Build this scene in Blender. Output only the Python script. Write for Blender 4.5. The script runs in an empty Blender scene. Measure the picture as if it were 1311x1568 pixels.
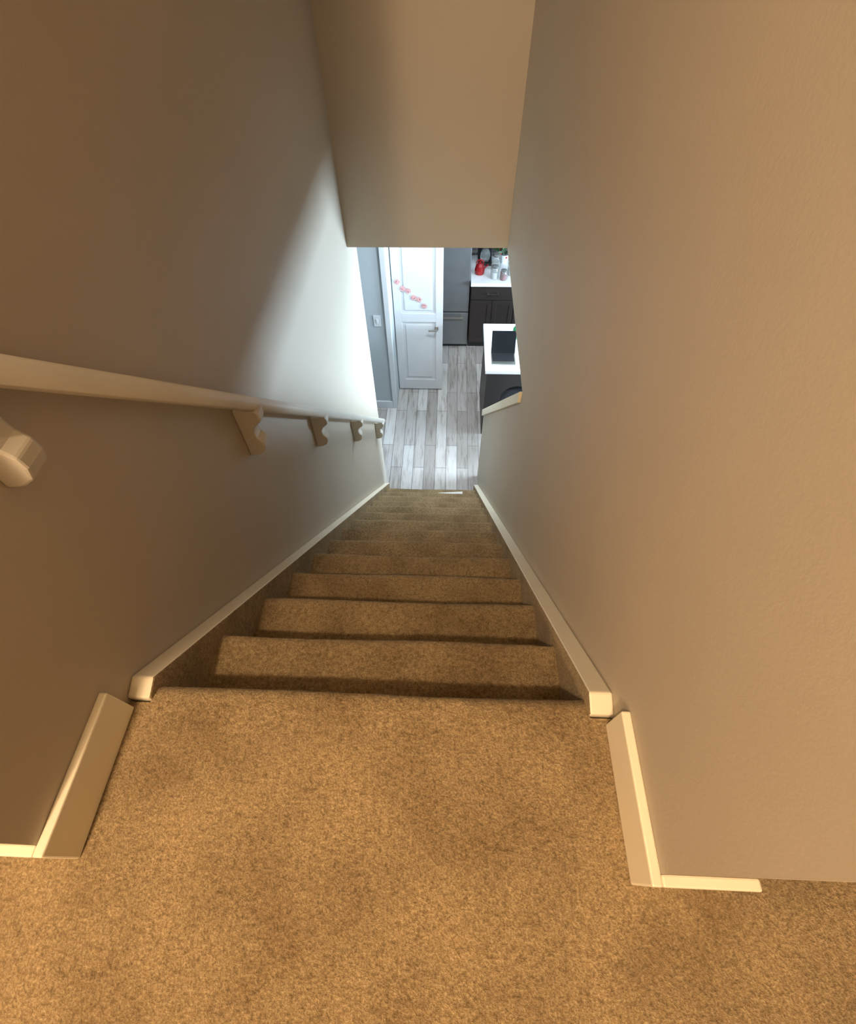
import bpy, bmesh, math, random
from mathutils import Matrix, Vector
random.seed(4)
sc=bpy.context.scene
sc.view_settings.view_transform='Standard'
sc.view_settings.look='None'
# ---------------- layout (metres, landing floor z=0, top of stairs y=YN) -----------
XL,XR=-.607,.326; YE=.002; YN=.258; RISE,RUN=.2145,.2075; N=14; S=RISE/RUN
ZF=-N*RISE            # lower floor
ZC=-.48               # lower ceiling
YB=2.926              # bulkhead face
YW=3.227              # end of left stair wall
ZT=2.45               # upper ceiling
SK=.045
# ---------------- materials ----------------
def newmat(n):
    m=bpy.data.materials.new(n); m.use_nodes=True
    nt=m.node_tree; b=nt.nodes['Principled BSDF']
    return m,nt,b
def coords(nt,scale=(1,1,1),rot=(0,0,0)):
    tc=nt.nodes.new('ShaderNodeTexCoord'); mp=nt.nodes.new('ShaderNodeMapping')
    mp.inputs['Scale'].default_value=scale; mp.inputs['Rotation'].default_value=rot
    nt.links.new(tc.outputs['Object'],mp.inputs['Vector']); return mp.outputs['Vector']
def noise(nt,vec,scale,detail=2,rough=.5):
    n=nt.nodes.new('ShaderNodeTexNoise'); n.inputs['Scale'].default_value=scale
    n.inputs['Detail'].default_value=detail; n.inputs['Roughness'].default_value=rough
    nt.links.new(vec,n.inputs['Vector']); return n.outputs['Fac']
def ramp(nt,fac,stops):
    r=nt.nodes.new('ShaderNodeValToRGB'); e=r.color_ramp.elements
    e[0].position=stops[0][0]; e[0].color=(*stops[0][1],1)
    e[1].position=stops[-1][0]; e[1].color=(*stops[-1][1],1)
    for p,c in stops[1:-1]:
        x=e.new(p); x.color=(*c,1)
    nt.links.new(fac,r.inputs['Fac']); return r.outputs['Color']
def mix(nt,a,b,fac,mode='MIX'):
    m=nt.nodes.new('ShaderNodeMixRGB'); m.blend_type=mode
    for s,v in ((m.inputs[1],a),(m.inputs[2],b),(m.inputs[0],fac)):
        if isinstance(v,(int,float)): s.default_value=v
        elif isinstance(v,tuple): s.default_value=(*v,1)
        else: nt.links.new(v,s)
    return m.outputs[0]
def bump(nt,b,h,strength,dist):
    n=nt.nodes.new('ShaderNodeBump'); n.inputs['Strength'].default_value=strength
    n.inputs['Distance'].default_value=dist
    nt.links.new(h,n.inputs['Height']); nt.links.new(n.outputs['Normal'],b.inputs['Normal'])
def simple(n,col,rough=.5,metal=0,bs=0,var=.06):
    m,nt,b=newmat(n); v=coords(nt)
    f=noise(nt,v,9,3)
    lo=tuple(c*(1-var) for c in col); hi=tuple(min(1,c*(1+var)) for c in col)
    nt.links.new(ramp(nt,f,[(.3,lo),(.7,hi)]),b.inputs['Base Color'])
    b.inputs['Roughness'].default_value=rough; b.inputs['Metallic'].default_value=metal
    if bs: bump(nt,b,noise(nt,v,220,2),bs,.002)
    return m
def wallmat(n,col):
    m,nt,b=newmat(n); v=coords(nt)
    lo=tuple(c*.98 for c in col); hi=tuple(c*1.02 for c in col)
    nt.links.new(ramp(nt,noise(nt,v,3,4),[(.3,lo),(.7,hi)]),b.inputs['Base Color'])
    b.inputs['Roughness'].default_value=.62
    bump(nt,b,noise(nt,v,170,3),.2,.0015); return m
M_WALL=wallmat('painted_drywall',(.465,.412,.335))
M_HALL=wallmat('drywall_hall_low_bounce',(.27,.23,.18))  # unseen hall walls, darkened to cut bounce light on the stair walls
M_LOW=wallmat('painted_drywall_lower',(.40,.44,.455))
M_CEIL=wallmat('ceiling_paint',(.66,.65,.62))
M_HCEIL=wallmat('hall_ceiling_low_bounce',(.40,.37,.32))  # unseen hall ceiling, darkened likewise to cut bounce light
M_TRIM=simple('trim_paint',(.84,.78,.62),.4,var=.02)
M_WHITE=simple('white_door_paint',(.58,.60,.615),.4,var=.02)
M_RAIL=simple('painted_rail_wood',(.56,.53,.46),.38,var=.03)
def carpet():
    m,nt,b=newmat('tan_carpet'); v=coords(nt)
    fine=noise(nt,v,260,3,.7); mid=noise(nt,v,95,3,.65); big=noise(nt,v,5.5,3,.55)
    c1=ramp(nt,fine,[(.30,(.20,.138,.066)),(.5,(.325,.235,.125)),(.70,(.49,.38,.23))])
    c2=ramp(nt,mid,[(.34,(.70,.68,.65)),(.5,(1,1,1)),(.66,(1.18,1.18,1.18))])
    c3=ramp(nt,big,[(.34,(.74,.71,.68)),(.5,(.95,.95,.95)),(.64,(1.12,1.12,1.12))])
    c=mix(nt,mix(nt,c1,c2,1.0,'MULTIPLY'),c3,1.0,'MULTIPLY')
    nt.links.new(c,b.inputs['Base Color']); b.inputs['Roughness'].default_value=.95
    b.inputs['Specular IOR Level'].default_value=.1
    b.inputs['Sheen Weight'].default_value=.25
    b.inputs['Sheen Tint'].default_value=(.9,.8,.65,1)
    ad=nt.nodes.new('ShaderNodeMath'); ad.operation='ADD'
    nt.links.new(fine,ad.inputs[0]); nt.links.new(mid,ad.inputs[1])
    bump(nt,b,ad.outputs[0],.75,.007); return m
M_CARPET=carpet()
def planks():
    m,nt,b=newmat('grey_vinyl_plank'); v=coords(nt,rot=(0,0,math.pi/2))
    br=nt.nodes.new('ShaderNodeTexBrick'); nt.links.new(v,br.inputs['Vector'])
    br.inputs['Scale'].default_value=1; br.inputs['Brick Width'].default_value=.85
    br.inputs['Row Height'].default_value=.115; br.inputs['Mortar Size'].default_value=.0025
    br.inputs['Color1'].default_value=(.29,.26,.235,1); br.inputs['Color2'].default_value=(.50,.475,.45,1)
    br.inputs['Mortar'].default_value=(.12,.10,.09,1); br.offset=.37
    v2=coords(nt,scale=(16,1.6,1)); g=noise(nt,v2,2.2,5,.65)
    c=mix(nt,br.outputs['Color'],ramp(nt,g,[(.3,(.55,.50,.46)),(.5,(1,1,1)),(.75,(1.1,1.1,1.1))]),1.0,'MULTIPLY')
    nt.links.new(c,b.inputs['Base Color']); b.inputs['Roughness'].default_value=.42
    bump(nt,b,g,.1,.002); return m
M_PLANK=planks()
M_STEEL=simple('dark_stainless',(.21,.215,.22),.36,.6)
M_CAB=simple('espresso_cabinet',(.022,.016,.014),.45)
M_COUNTER=simple('white_counter',(.76,.77,.78),.3,var=.03)
M_BLACK=simple('black_plastic',(.012,.012,.014),.4)
M_SCREEN=simple('black_screen',(.004,.004,.005),.12)
M_METAL=simple('brushed_nickel',(.45,.43,.40),.3,1)
M_RED=simple('red_enamel',(.30,.010,.012),.25)
M_PINK=simple('pink_petals',(.62,.34,.34),.6)
M_GREEN=simple('green_plastic',(.02,.22,.09),.35)
M_LEAF=simple('leaf_green',(.03,.08,.03),.6)
M_PAPER=simple('paper',(.8,.8,.78),.7,var=.01)
M_GLASS,_nt,_b=newmat('clear_glass'); _b.inputs['Transmission Weight'].default_value=.85; _b.inputs['Roughness'].default_value=.05; _b.inputs['Base Color'].default_value=(.9,.95,.95,1)
def tile():
    m,nt,b=newmat('dark_mosaic_backsplash'); v=coords(nt,rot=(math.pi/2,0,0))
    br=nt.nodes.new('ShaderNodeTexBrick'); nt.links.new(v,br.inputs['Vector'])
    br.inputs['Scale'].default_value=1; br.inputs['Brick Width'].default_value=.1; br.inputs['Row Height'].default_value=.03
    br.inputs['Mortar Size'].default_value=.002
    br.inputs['Color1'].default_value=(.03,.03,.03,1); br.inputs['Color2'].default_value=(.25,.24,.23,1); br.inputs['Mortar'].default_value=(.2,.2,.2,1)
    nt.links.new(br.outputs['Color'],b.inputs['Base Color']); b.inputs['Roughness'].default_value=.25; return m
M_TILE=tile()
M_LAMP,_nt,_b=newmat('lamp_diffuser'); _b.inputs['Emission Color'].default_value=(1,.62,.3,1); _b.inputs['Emission Strength'].default_value=3
M_LAMPC,_nt,_b=newmat('cool_fill_diffuser'); _b.inputs['Emission Color'].default_value=(.8,.9,1,1); _b.inputs['Emission Strength'].default_value=3  # glow of the added lower-storey fixtures
# ---------------- mesh helpers ----------------
def link(name,bm,mats,smooth=False,parent=None,bev=0,seg=2):
    bmesh.ops.recalc_face_normals(bm,faces=bm.faces[:])
    me=bpy.data.meshes.new(name); bm.to_mesh(me); bm.free()
    for m in (mats if isinstance(mats,(list,tuple)) else [mats]): me.materials.append(m)
    if smooth:
        for p in me.polygons: p.use_smooth=True
    o=bpy.data.objects.new(name,me); sc.collection.objects.link(o)
    if parent: o.parent=parent
    if bev:
        md=o.modifiers.new('bevel','BEVEL'); md.width=bev; md.segments=seg; md.limit_method='ANGLE'
    return o
def abox(bm,x0,x1,y0,y1,z0,z1,mi=0):
    vs=[bm.verts.new((x,y,z)) for x in (x0,x1) for y in (y0,y1) for z in (z0,z1)]
    for f in ((0,1,3,2),(4,6,7,5),(0,4,5,1),(2,3,7,6),(0,2,6,4),(1,5,7,3)):
        bm.faces.new([vs[i] for i in f]).material_index=mi
def box(name,x0,x1,y0,y1,z0,z1,mat,parent=None,bev=0):
    bm=bmesh.new(); abox(bm,x0,x1,y0,y1,z0,z1); return link(name,bm,mat,parent=parent,bev=bev)
def prism(bm,pts,x0,x1,axis='x'):
    def P(a,b,c): return (c,a,b) if axis=='x' else ((a,c,b) if axis=='y' else (a,b,c))
    A=[bm.verts.new(P(a,b,x0)) for a,b in pts]; B=[bm.verts.new(P(a,b,x1)) for a,b in pts]
    fa=bm.faces.new(A); fb=bm.faces.new(B[::-1]); n=len(pts)
    for i in range(n): bm.faces.new((A[i],B[i],B[(i+1)%n],A[(i+1)%n]))
    return fa,fb
def lathe(bm,prof,cx,cy,seg=28,mi=0):
    rings=[]
    for r,z in prof:
        rings.append([bm.verts.new((cx+r*math.cos(2*math.pi*i/seg),cy+r*math.sin(2*math.pi*i/seg),z)) for i in range(seg)])
    for a,b in zip(rings,rings[1:]):
        for i in range(seg): bm.faces.new((a[i],a[(i+1)%seg],b[(i+1)%seg],b[i])).material_index=mi
    bm.faces.new(rings[0][::-1]).material_index=mi; bm.faces.new(rings[-1]).material_index=mi
def empty(n,loc=(0,0,0)):
    e=bpy.data.objects.new(n,None); sc.collection.objects.link(e); e.empty_display_size=.1; return e
# ---------------- upper storey shell ----------------
XO=XR+.14
bm=bmesh.new(); abox(bm,-2.4,2.4,-2.4,YE,-.2,0); abox(bm,XL,XR,YE,YN-.02,-.2,0); abox(bm,XO,2.4,YE,3.2,-.2,0)
link('floor_landing',bm,M_CARPET)
# left stair wall (end face turns the corner to the left)
bm=bmesh.new(); abox(bm,XL-.12,XL,YE,YW,ZF,ZT); link('wall_left',bm,M_WALL)
box('wall_hall_left_end',-2.4,XL-.12,YE,YE+.12,0,ZT,M_HALL)
# right wall: full height, then cut to a raked knee wall under the lower ceiling line
CY0=1.70
def capz(y): return -.545-(y-CY0)*1.006
bm=bmesh.new()
prism(bm,[(YE,ZF),(3.3,ZF),(3.3,capz(3.3)),(CY0,capz(CY0)),(CY0,ZC),(3.1,ZC),(3.1,ZT),(YE,ZT)],XR,XO)
link('wall_right',bm,M_WALL)
bm=bmesh.new()
prism(bm,[(CY0+.0,capz(CY0)),(3.33,capz(3.33)),(3.33,capz(3.33)+.075),(CY0,min(ZC,capz(CY0)+.075))],XR-.014,XO+.014)
link('trim_knee_wall_cap',bm,M_TRIM,bev=.004)
box('wall_bulkhead',XL,XR,YB,YB+.14,ZC,ZT,M_WALL)
box('ceiling_upper',-2.4,2.4,-2.4,3.2,ZT,ZT+.1,M_HCEIL)
box('wall_hall_back',-2.4,2.4,-2.5,-2.4,0,ZT,M_HALL)
box('wall_hall_left',-2.5,-2.4,-2.5,.12,0,ZT,M_HALL)
box('wall_hall_right',2.4,2.5,-2.5,3.2,0,ZT,M_HALL)
box('wall_hall_far',XO,2.5,3.2,3.3,0,ZT,M_HALL)
# baseboards
BH=.10;BT=.016
def base(name,pts_boxes,mat=M_TRIM):
    bm=bmesh.new()
    for b in pts_boxes: abox(bm,*b)
    return link(name,bm,mat,bev=.003)
base('baseboard_left',[(XL,XL+BT,YE-BT,YN-.03,0,BH),(-2.4,XL,YE-BT,YE,0,BH)])
base('baseboard_right',[(XR-BT,XR,YE-BT,YN-.03,0,BH),(XR,XO,YE-BT,YE,0,BH),(XO,XO+BT*.6,YE,3.2,0,BH)])
# ---------------- stairs ----------------
bm=bmesh.new(); r=.024; over=.030
prof=[(YN-.06,.0015),(YN-.03,.0015)]
for k in range(N):
    y=YN+k*RUN+(.016 if k==0 else 0); z=-k*RISE
    for a in range(0,7):
        t=a/6*math.pi*.8
        prof.append((y-r+r*math.sin(t), z-r+r*math.cos(t)))
    zb=-(k+1)*RISE
    prof.append((y-over,z-.06)); prof.append((y-over-.004,zb+.008))
    if k<N-1: prof.append((y-over+.006,zb)); prof.append((y+RUN*.55,zb+.002))
nseg=26; xs=[XL+SK-.002+(XR-XL-2*SK+.004)*i/nseg for i in range(nseg+1)]
rows=[]
for i,x in enumerate(xs):
    rows.append([bm.verts.new((x,y+.0022*math.sin(9*x+j*.9)+random.uniform(-.0012,.0012),z+(random.uniform(-.001,.001) if j>1 else 0))) for j,(y,z) in enumerate(prof)])
for a,b in zip(rows,rows[1:]):
    for j in range(len(prof)-1): bm.faces.new((a[j],b[j],b[j+1],a[j+1]))
link('stairs',bm,M_CARPET,smooth=True)
# skirt boards
def skirt(name,x0,x1,inner):
    bm=bmesh.new()
    top=lambda y:.034-(y-YN)*S
    yend=3.12
    pts=[(YN-.016,0),(YN-.016,.012),(YN+.022,top(YN+.022)+.012),(yend,top(yend)),(yend,ZF),(yend-.35,ZF),(YN+.1,-.42),(YN-.016,-.3)]
    prism(bm,pts,x0,x1)
    o=link(name,bm,[M_TRIM,M_CARPET],bev=.004)
    for p in o.data.polygons:
        if abs(abs(p.normal.x)-1)<.01 and abs(p.center.x-inner)<.001: p.material_index=1
    return o
skirt('trim_stair_skirt_left',XL,XL+SK,XL+SK)
skirt('trim_stair_skirt_right',XR-SK,XR,XR-SK)
# ---------------- handrail ----------------
rail=empty('handrail')
rz=lambda y:.827-(y-YN)*S*.978
bm=bmesh.new(); y0,y1=.12,3.14; seg=20
prof=[(.018*math.cos(2*math.pi*i/seg),.021*math.sin(2*math.pi*i/seg)) for i in range(seg)]
n1=Vector((0,S,1)).normalized()
rings=[]
for y in (y0,y0+.004,y1-.004,y1):
    sc_=.82 if y in (y0,y1) else 1
    c=Vector((XL+.055,y,rz(y)))
    rings.append([bm.verts.new(c+Vector((1,0,0))*a*sc_+n1*b*sc_) for a,b in prof])
for a,b in zip(rings,rings[1:]):
    for i in range(seg): bm.faces.new((a[i],a[(i+1)%seg],b[(i+1)%seg],b[i]))
bm.faces.new(rings[0]); bm.faces.new(rings[-1][::-1])
link('rail',bm,M_RAIL,smooth=True,parent=rail)
def bracket(y,i):
    bm=bmesh.new(); zc=rz(y)
    p=[(0,-.012),(.066,-.012),(.074,-.024),(.074,-.05)]
    for t in range(1,9):
        u=t/8
        p.append((.074-.030*u-.016*math.sin(u*math.pi), -.05-.07*u))
    p+= [(.056,-.135),(.058,-.155),(.050,-.178),(.030,-.192),(.012,-.196),(0,-.196)]
    prism(bm,[(XL+a,zc+b) for a,b in p],y-.021,y+.021,axis='y')
    link('bracket_%d'%i,bm,M_RAIL,parent=rail,bev=.004)
for i,y in enumerate((.425,1.04,1.61,2.28,3.03)): bracket(y,i+1)
# ---------------- lower storey shell ----------------
box('floor_lower',-2.5,3.5,-.1,6.1,ZF-.1,ZF,M_PLANK)
bm=bmesh.new(); abox(bm,XO,3.5,0,6.1,ZC,ZC+.1); abox(bm,-2.5,XO,YB+.14,6.1,ZC,ZC+.1); link('ceiling_lower',bm,M_CEIL)
box('wall_kitchen_back',-2.5,3.5,6.0,6.1,ZF,ZC,M_LOW)
box('wall_lower_left',-2.5,-2.4,YW-.1,6.0,ZF,ZC,M_LOW)
box('wall_lower_left_near',-2.4,XL-.12,YW-.1,YW,ZF,ZC,M_LOW)
box('wall_lower_near',XO,3.5,-.1,0,ZF,ZC,M_LOW)
# right wall with real window opening
WY0,WY1,WZ0,WZ1=2.9,4.3,-2.45,-1.45
bm=bmesh.new(); abox(bm,3.4,3.5,0,WY0,ZF,ZC);abox(bm,3.4,3.5,WY1,6.0,ZF,ZC);abox(bm,3.4,3.5,WY0,WY1,ZF,WZ0);abox(bm,3.4,3.5,WY0,WY1,WZ1,ZC)
link('wall_lower_right',bm,M_LOW)
bm=bmesh.new()
for (a,b,c,d) in ((WY0,WY1,WZ0,WZ0+.05),(WY0,WY1,WZ1-.05,WZ1),(WY0,WY0+.05,WZ0,WZ1),(WY1-.05,WY1,WZ0,WZ1),((WY0+WY1)/2-.02,(WY0+WY1)/2+.02,WZ0,WZ1)):
    abox(bm,3.41,3.47,a,b,c,d)
link('window_1',bm,M_WHITE)
# closet corner wall, door casing, open door
DX0=-.575
box('wall_closet',-2.4,DX0,4.30,4.66,ZF,ZC,M_LOW)
base('baseboard_closet',[(-2.4,DX0-.045,4.285,4.30,ZF,ZF+.1)],M_WHITE)
bm=bmesh.new(); abox(bm,DX0-.045,DX0+.006,4.283,4.30,ZF,ZF+2.1); link('trim_door_casing',bm,M_WHITE,bev=.003)
door=empty('door_1')
dx0,dx1,dy0,dy1,dz0,dz1=-.566,-.066,4.61,4.645,ZF+.012,ZF+2.04
bm=bmesh.new(); abox(bm,dx0,dx1,dy0+.010,dy1,dz0,dz1)
st=.075
for q in ((dx0,dx0+st,dz0,dz1),(dx1-st,dx1,dz0,dz1),(dx0+st,dx1-st,dz0,dz0+.14),(dx0+st,dx1-st,ZF+.90,ZF+1.00),(dx0+st,dx1-st,dz1-.11,dz1)):
    abox(bm,q[0],q[1],dy0,dy0+.010,q[2],q[3])
for q in ((dx0+st+.035,dx1-st-.035,dz0+.175,ZF+.865),(dx0+st+.035,dx1-st-.035,ZF+1.035,dz1-.145)):
    abox(bm,q[0],q[1],dy0+.003,dy0+.010,q[2],q[3])
link('door_leaf',bm,M_WHITE,parent=door,bev=.003)
bm=bmesh.new()
hz=ZF+.83
abox(bm,dx1-.065-.02,dx1-.065+.02,dy0-.008,dy0,hz-.02,hz+.02); abox(bm,dx1-.072,dx1-.058,dy0-.045,dy0-.008,hz-.007,hz+.007)
abox(bm,dx1-.15,dx1-.055,dy0-.052,dy0-.038,hz-.008,hz+.008)
link('lever_handle',bm,M_METAL,parent=door,bev=.004)
bm=bmesh.new()
for i in range(6):
    t=i/5; cx=-.515+.26*t; cz=ZF+1.33-.23*t+.012*(-1)**i
    for k in range(6):
        a=k*math.pi*2/5+i; rr=0 if k==5 else .018; px,pz=cx+rr*math.cos(a),cz+rr*math.sin(a)
        vs=[bm.verts.new((px+.013*math.cos(b*math.pi/4),dy0-.003-.002*(k%3),pz+.013*math.sin(b*math.pi/4))) for b in range(8)]
        bm.faces.new(vs)
link('flower_garland',bm,M_PINK,parent=door)
bm=bmesh.new(); abox(bm,-.735,-.665,4.294,4.30,ZF+1.06,ZF+1.18); abox(bm,-.71,-.69,4.290,4.294,ZF+1.095,ZF+1.145); link('light_switch',bm,M_WHITE,bev=.002)
# ---------------- fridge ----------------
fr=empty('refrigerator')
fx0,fx1,fy0,fy1=-.50,.228,5.40,5.98
box('body',fx0,fx1,fy0+.05,fy1,ZF+.0,ZF+1.75,M_BLACK,fr)
box('freezer_drawer',fx0,fx1,fy0,fy0+.05,ZF+.06,ZF+.50,M_STEEL,fr,.008)
box('fridge_door',fx0,fx1,fy0,fy0+.05,ZF+.515,ZF+1.75,M_STEEL,fr,.008)
bm=bmesh.new(); abox(bm,fx0+.1,fx1-.06,fy0-.045,fy0-.03,ZF+.445,ZF+.465)
for x in (fx0+.12,fx1-.09): abox(bm,x,x+.015,fy0-.03,fy0,ZF+.447,ZF+.463)
abox(bm,fx0+.05,fx0+.065,fy0-.045,fy0-.03,ZF+.6,ZF+1.3)
for z in (.62,1.26): abox(bm,fx0+.05,fx0+.065,fy0-.03,fy0,ZF+z,ZF+z+.015)
link('handles',bm,M_METAL,parent=fr,bev=.004)
# ---------------- kitchen run ----------------
kb=empty('kitchen_base_cabinet')
kx0,kx1,ky=.24,2.4,5.38
box('toe_kick',kx0,kx1,ky+.07,5.98,ZF,ZF+.10,M_BLACK,kb)
box('carcass',kx0,kx1,ky+.02,5.98,ZF+.10,ZF+.86,M_CAB,kb)
bm=bmesh.new(); x=kx0+.006
while x+.5<kx1:
    abox(bm,x,x+.5,ky,ky+.02,ZF+.68,ZF+.85)
    for a,b in ((x,x+.247),(x+.253,x+.5)):
        abox(bm,a,b,ky+.006,ky+.02,ZF+.11,ZF+.67)
        for q in ((a,a+.05,.11,.67),(b-.05,b,.11,.67),(a+.05,b-.05,.11,.16),(a+.05,b-.05,.62,.67)): abox(bm,q[0],q[1],ky,ky+.006,ZF+q[2],ZF+q[3])
    x+=.51
link('doors',bm,M_CAB,parent=kb,bev=.003)
bm=bmesh.new(); x=kx0+.006
while x+.5<kx1:
    abox(bm,x+.18,x+.32,ky-.03,ky-.02,ZF+.76,ZF+.77)
    for a in (.19,.30): abox(bm,x+a,x+a+.01,ky-.02,ky,ZF+.76,ZF+.77)
    x+=.51
link('pulls',bm,M_METAL,parent=kb)
box('countertop',kx0-.005,kx1,ky-.03,5.98,ZF+.86,ZF+.90,M_COUNTER,kb,.004)
box('backsplash',kx0,kx1,5.958,5.972,ZF+.902,ZF+1.4,M_TILE)
CT=ZF+.90
bm=bmesh.new(); kx,ky2,q=.335,5.56,.78
lathe(bm,[(r_*q,CT+z_*q) for r_,z_ in [(.055,0),(.068,.01),(.074,.06),(.06,.12),(.035,.15),(.03,.155),(.012,.16),(.014,.18),(.004,.185)]],kx,ky2)
prism(bm,[(kx+.045,CT+.045),(kx+.05,CT+.07),(kx+.085,CT+.105),(kx+.095,CT+.10)],ky2-.008,ky2+.008,axis='y')
for i in range(9):
    a=math.pi*i/9; a2=math.pi*(i+1)/9
    prism(bm,[(kx+.048*math.cos(a),CT+.11+.055*math.sin(a)),(kx+.040*math.cos(a),CT+.11+.047*math.sin(a)),(kx+.040*math.cos(a2),CT+.11+.047*math.sin(a2)),(kx+.048*math.cos(a2),CT+.11+.055*math.sin(a2))],ky2-.006,ky2+.006,axis='y')
link('red_kettle',bm,M_RED,smooth=False)
def jar(x,y,r,h,cont,lid):
    e=empty('glass_jar')
    bm=bmesh.new(); lathe(bm,[(r*.9,CT),(r,CT+.01),(r,CT+h*.8),(r*.8,CT+h*.88),(r*.8,CT+h*.9)],x,y); link('glass',bm,M_GLASS,smooth=True,parent=e)
    bm=bmesh.new(); lathe(bm,[(r*.82,CT+h*.9),(r*.85,CT+h*.92),(r*.85,CT+h),(r*.6,CT+h+.004)],x,y); link('lid',bm,lid,parent=e)
    bm=bmesh.new(); lathe(bm,[(r*.85,CT+.005),(r*.9,CT+.02),(r*.9,CT+h*.55)],x,y); link('contents',bm,cont,parent=e)
jar(.50,5.47,.045,.14,M_PAPER,M_METAL); jar(.60,5.44,.04,.11,M_RED,M_METAL); jar(.52,5.66,.05,.17,M_PAPER,M_METAL)
jar(.70,5.55,.05,.16,M_PAPER,M_BLACK)
# coffee maker
cm=empty('coffee_maker')
bm=bmesh.new(); prism(bm,[(5.72,CT),(5.94,CT),(5.94,CT+.33),(5.73,CT+.33),(5.72,CT+.24),(5.84,CT+.22),(5.85,CT+.04),(5.72,CT+.03)],.32,.48); link('housing',bm,M_BLACK,parent=cm,bev=.006)
bm=bmesh.new(); lathe(bm,[(.045,CT+.035),(.055,CT+.06),(.055,CT+.12),(.035,CT+.16)],.40,5.785); link('carafe',bm,M_GLASS,smooth=True,parent=cm)
# potted plant w/ red and white blossoms
pp=empty('potted_flower')
bm=bmesh.new(); lathe(bm,[(.045,CT),(.06,CT+.09),(.065,CT+.10),(.055,CT+.10),(.05,CT+.08)],.62,5.82); link('pot',bm,M_WHITE,parent=pp)
for nm,mt,cnt,rr in (('leaves',M_LEAF,60,.03),('blossoms',M_RED,16,.016),('white_blossoms',M_PAPER,14,.015)):
    bm=bmesh.new()
    for i in range(cnt):
        d=Vector((random.gauss(0,1),random.gauss(0,1),random.uniform(0,1.3))).normalized()*random.uniform(.06,.13)
        c=Vector((.62,5.82,CT+.11))+d; c.y=min(c.y,5.92)
        nrm=Vector((random.gauss(0,1),random.gauss(0,1)-.5,random.gauss(0,1)+.5)).normalized(); t1=nrm.orthogonal().normalized(); t2=nrm.cross(t1)
        vs=[bm.verts.new(c+t1*rr*math.cos(b*math.pi/3)+t2*rr*.6*math.sin(b*math.pi/3)) for b in range(6)]
        bm.faces.new(vs)
    bm.verts.ensure_lookup_table()
    link(nm,bm,mt,parent=pp)
bm=bmesh.new(); 
for i in range(10):
    a=i*.63; prism(bm,[(.62+.02*math.cos(a),CT+.08),(.624+.02*math.cos(a),CT+.08),(.624+.07*math.cos(a),CT+.2),(.62+.07*math.cos(a),CT+.2)],5.82+.02*math.sin(a),5.824+.02*math.sin(a),axis='y')
link('stems',bm,M_LEAF,parent=pp)
# ---------------- island with laptop ----------------
isl=empty('kitchen_island')
box('base',.375,2.0,4.10,4.58,ZF,ZF+.86,M_CAB,isl,.003)
bm=bmesh.new(); abox(bm,.375,.40,3.90,4.10,ZF,ZF+.86); link('end_panel',bm,M_CAB,parent=isl)
box('top',.355,2.05,3.85,4.60,ZF+.86,ZF+.90,M_COUNTER,isl,.004)
lt=empty('laptop')
bm=bmesh.new(); abox(bm,.415,.645,3.93,4.10,CT,CT+.014); link('keyboard_base',bm,M_METAL,parent=lt,bev=.003)
bm=bmesh.new(); abox(bm,.425,.635,3.975,4.09,CT+.014,CT+.016); link('keys',bm,M_BLACK,parent=lt)
bm=bmesh.new(); prism(bm,[(4.095,CT+.012),(4.103,CT+.010),(4.185,CT+.205),(4.177,CT+.207)],.415,.645); link('display',bm,M_SCREEN,parent=lt,bev=.002)
bm=bmesh.new(); lathe(bm,[(.028,CT),(.03,CT+.01),(.03,CT+.11),(.014,CT+.135),(.014,CT+.15)],.665,4.36); link('green_bottle',bm,M_GREEN,smooth=True)
bm=bmesh.new(); lathe(bm,[(.028,CT),(.036,CT+.09),(.033,CT+.09),(.026,CT+.008)],.74,4.28); link('paper_cup',bm,M_PAPER,smooth=True)
bs=empty('bar_stool')
sx,sy=.70,3.74
bm=bmesh.new(); lathe(bm,[(.15,ZF+.60),(.18,ZF+.615),(.185,ZF+.64),(.17,ZF+.665),(.12,ZF+.67)],sx,sy,36); link('seat',bm,M_BLACK,smooth=True,parent=bs)
bm=bmesh.new()
for a in (45,135,225,315):
    ca,sa=math.cos(math.radians(a)),math.sin(math.radians(a))
    p0=Vector((sx+.11*ca,sy+.11*sa,ZF+.60)); p1=Vector((sx+.19*ca,sy+.19*sa,ZF))
    q=[]
    for p in (p0,p1): q.append([bm.verts.new(p+Vector((dx,dy,0))) for dx,dy in ((-.012,-.012),(.012,-.012),(.012,.012),(-.012,.012))])
    for i in range(4): bm.faces.new((q[0][i],q[0][(i+1)%4],q[1][(i+1)%4],q[1][i]))
    bm.faces.new(q[0][::-1]); bm.faces.new(q[1])
for i in range(24):
    a=2*math.pi*i/24; a2=2*math.pi*(i+1)/24
    prism(bm,[(sx+.17*math.cos(a),sy+.17*math.sin(a)),(sx+.155*math.cos(a),sy+.155*math.sin(a)),(sx+.155*math.cos(a2),sy+.155*math.sin(a2)),(sx+.17*math.cos(a2),sy+.17*math.sin(a2))],ZF+.2,ZF+.215,axis='z')
link('legs',bm,M_METAL,parent=bs)
# paper on the bottom tread
zt=-(N-1)*RISE+.004
bm=bmesh.new(); vs=[bm.verts.new(p) for p in ((-.07,2.81,zt),(.16,2.83,zt),(.165,2.92,zt+.001),(-.065,2.90,zt+.001))]
f=bm.faces.new(vs); r_=bmesh.ops.extrude_face_region(bm,geom=[f])
for v in r_['geom']:
    if isinstance(v,bmesh.types.BMVert): v.co.z+=.003
link('folded_paper',bm,M_PAPER)
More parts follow.
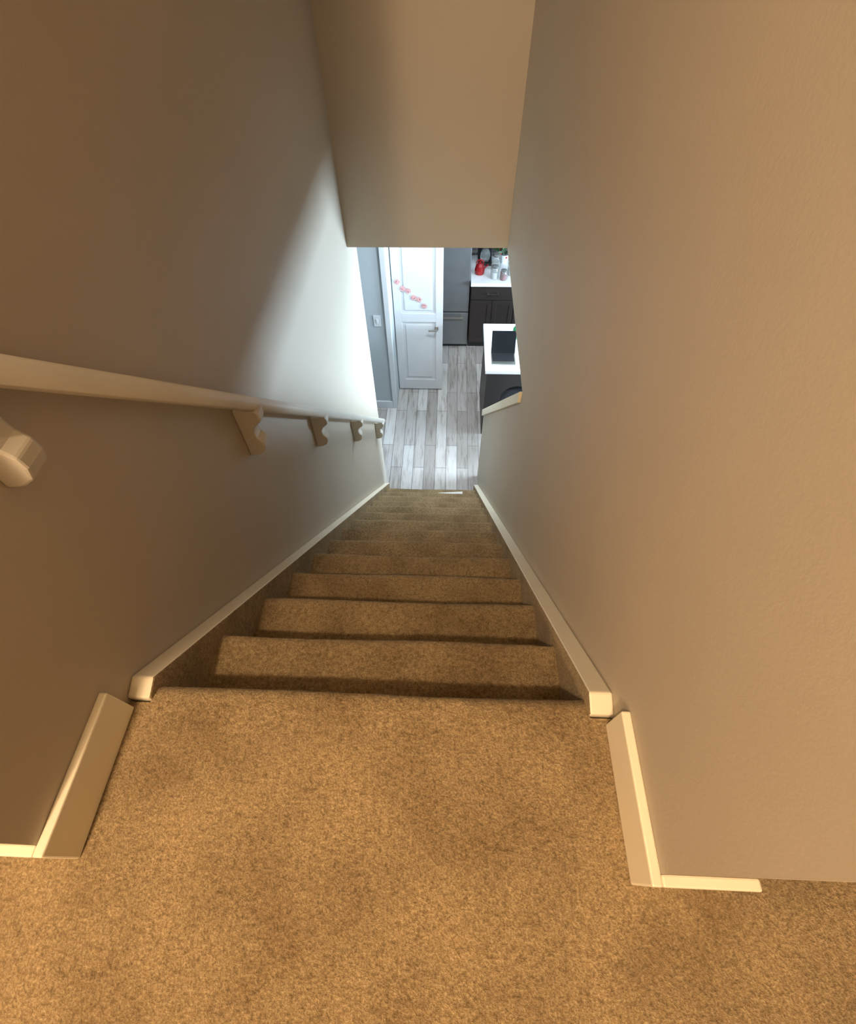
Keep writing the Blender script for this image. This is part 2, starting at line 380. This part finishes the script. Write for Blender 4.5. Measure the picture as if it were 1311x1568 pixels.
# ---------------- lights ----------------
def area(name,loc,size,power,col,rot=(0,0,0),shape='DISK',sy=None):
    l=bpy.data.lights.new(name,'AREA'); l.energy=power; l.color=col; l.shape=shape; l.size=size
    if sy: l.size_y=sy
    o=bpy.data.objects.new(name,l); o.location=loc; o.rotation_euler=rot; sc.collection.objects.link(o); return o
def point(name,loc,rad,power,col):
    l=bpy.data.lights.new(name,'POINT'); l.energy=power; l.color=col; l.shadow_soft_size=rad
    o=bpy.data.objects.new(name,l); o.location=loc; sc.collection.objects.link(o); return o
def fixture(name,x,y,z,r,mat):
    bm=bmesh.new(); lathe(bm,[(r*1.05,z),(r*1.05,z-.02),(r,z-.025),(r*.9,z-.06),(r*.5,z-.085),(r*.1,z-.09)],x,y,32); return link(name,bm,mat,smooth=True)
WARM=(1,.70,.42)
for i,(lx,ly,pw) in enumerate(((-.680,-.74,145),(-.84,-2.1,185))):  # second, farther-back lamp and fixture are added to light bulkhead and right wall
    fixture('flush_ceiling_light',lx,ly,ZT,.15,M_LAMP)
    point('hall_lamp_%d'%(i+1),(lx,ly,ZT-.17),.055,pw,WARM)
fixture('flush_ceiling_light',1.9,3.9,ZC,.14,M_LAMPC)  # added fixture for the kitchen fill light
area('kitchen_fill',(1.9,3.9,ZC-.10),.28,30,(.80,.90,1))  # added cool ambient fill for the lower storey
fixture('flush_ceiling_light',.15,3.75,ZC,.14,M_LAMPC)  # added fixture for the second fill light
area('kitchen_fill_2',(.15,3.75,ZC-.10),.28,34,(.78,.89,1))  # added fill to brighten the left wall below the handrail
# daylight through window
area('window_daylight',(3.60,(WY0+WY1)/2,(WZ0+WZ1)/2),1.0,540,(.62,.82,1),rot=(0,math.pi/2,0),shape='RECTANGLE',sy=1.4)
w=bpy.data.worlds.new('World'); sc.world=w; w.use_nodes=True
w.node_tree.nodes['Background'].inputs[0].default_value=(.5,.6,.75,1); w.node_tree.nodes['Background'].inputs[1].default_value=.2
# ---------------- camera ----------------
f=764.7; C=(655.5,784.0); nx,ny,yaw=668.9,1325.1,.0582
D=Vector((nx-C[0],ny-C[1],f)).normalized(); F=Vector((0,0,1))
Y0=(F-D*F.dot(D)).normalized(); X0=D.cross(Y0); Y=(math.cos(yaw)*Y0+math.sin(yaw)*X0); X=D.cross(Y)
R=Vector((X[0],Y[0],-D[0])); Dn=Vector((X[1],Y[1],-D[1])); Fw=Vector((X[2],Y[2],-D[2]))
m=Matrix.Identity(4)
for i in range(3): m[i][0]=R[i]; m[i][1]=-Dn[i]; m[i][2]=-Fw[i]
m.translation=Vector((0,0,1))
cd=bpy.data.cameras.new('camera'); co=bpy.data.objects.new('camera',cd); sc.collection.objects.link(co)
co.matrix_world=m; cd.sensor_fit='HORIZONTAL'; cd.sensor_width=36; cd.lens=f/1311*36; cd.clip_start=.01
sc.camera=co
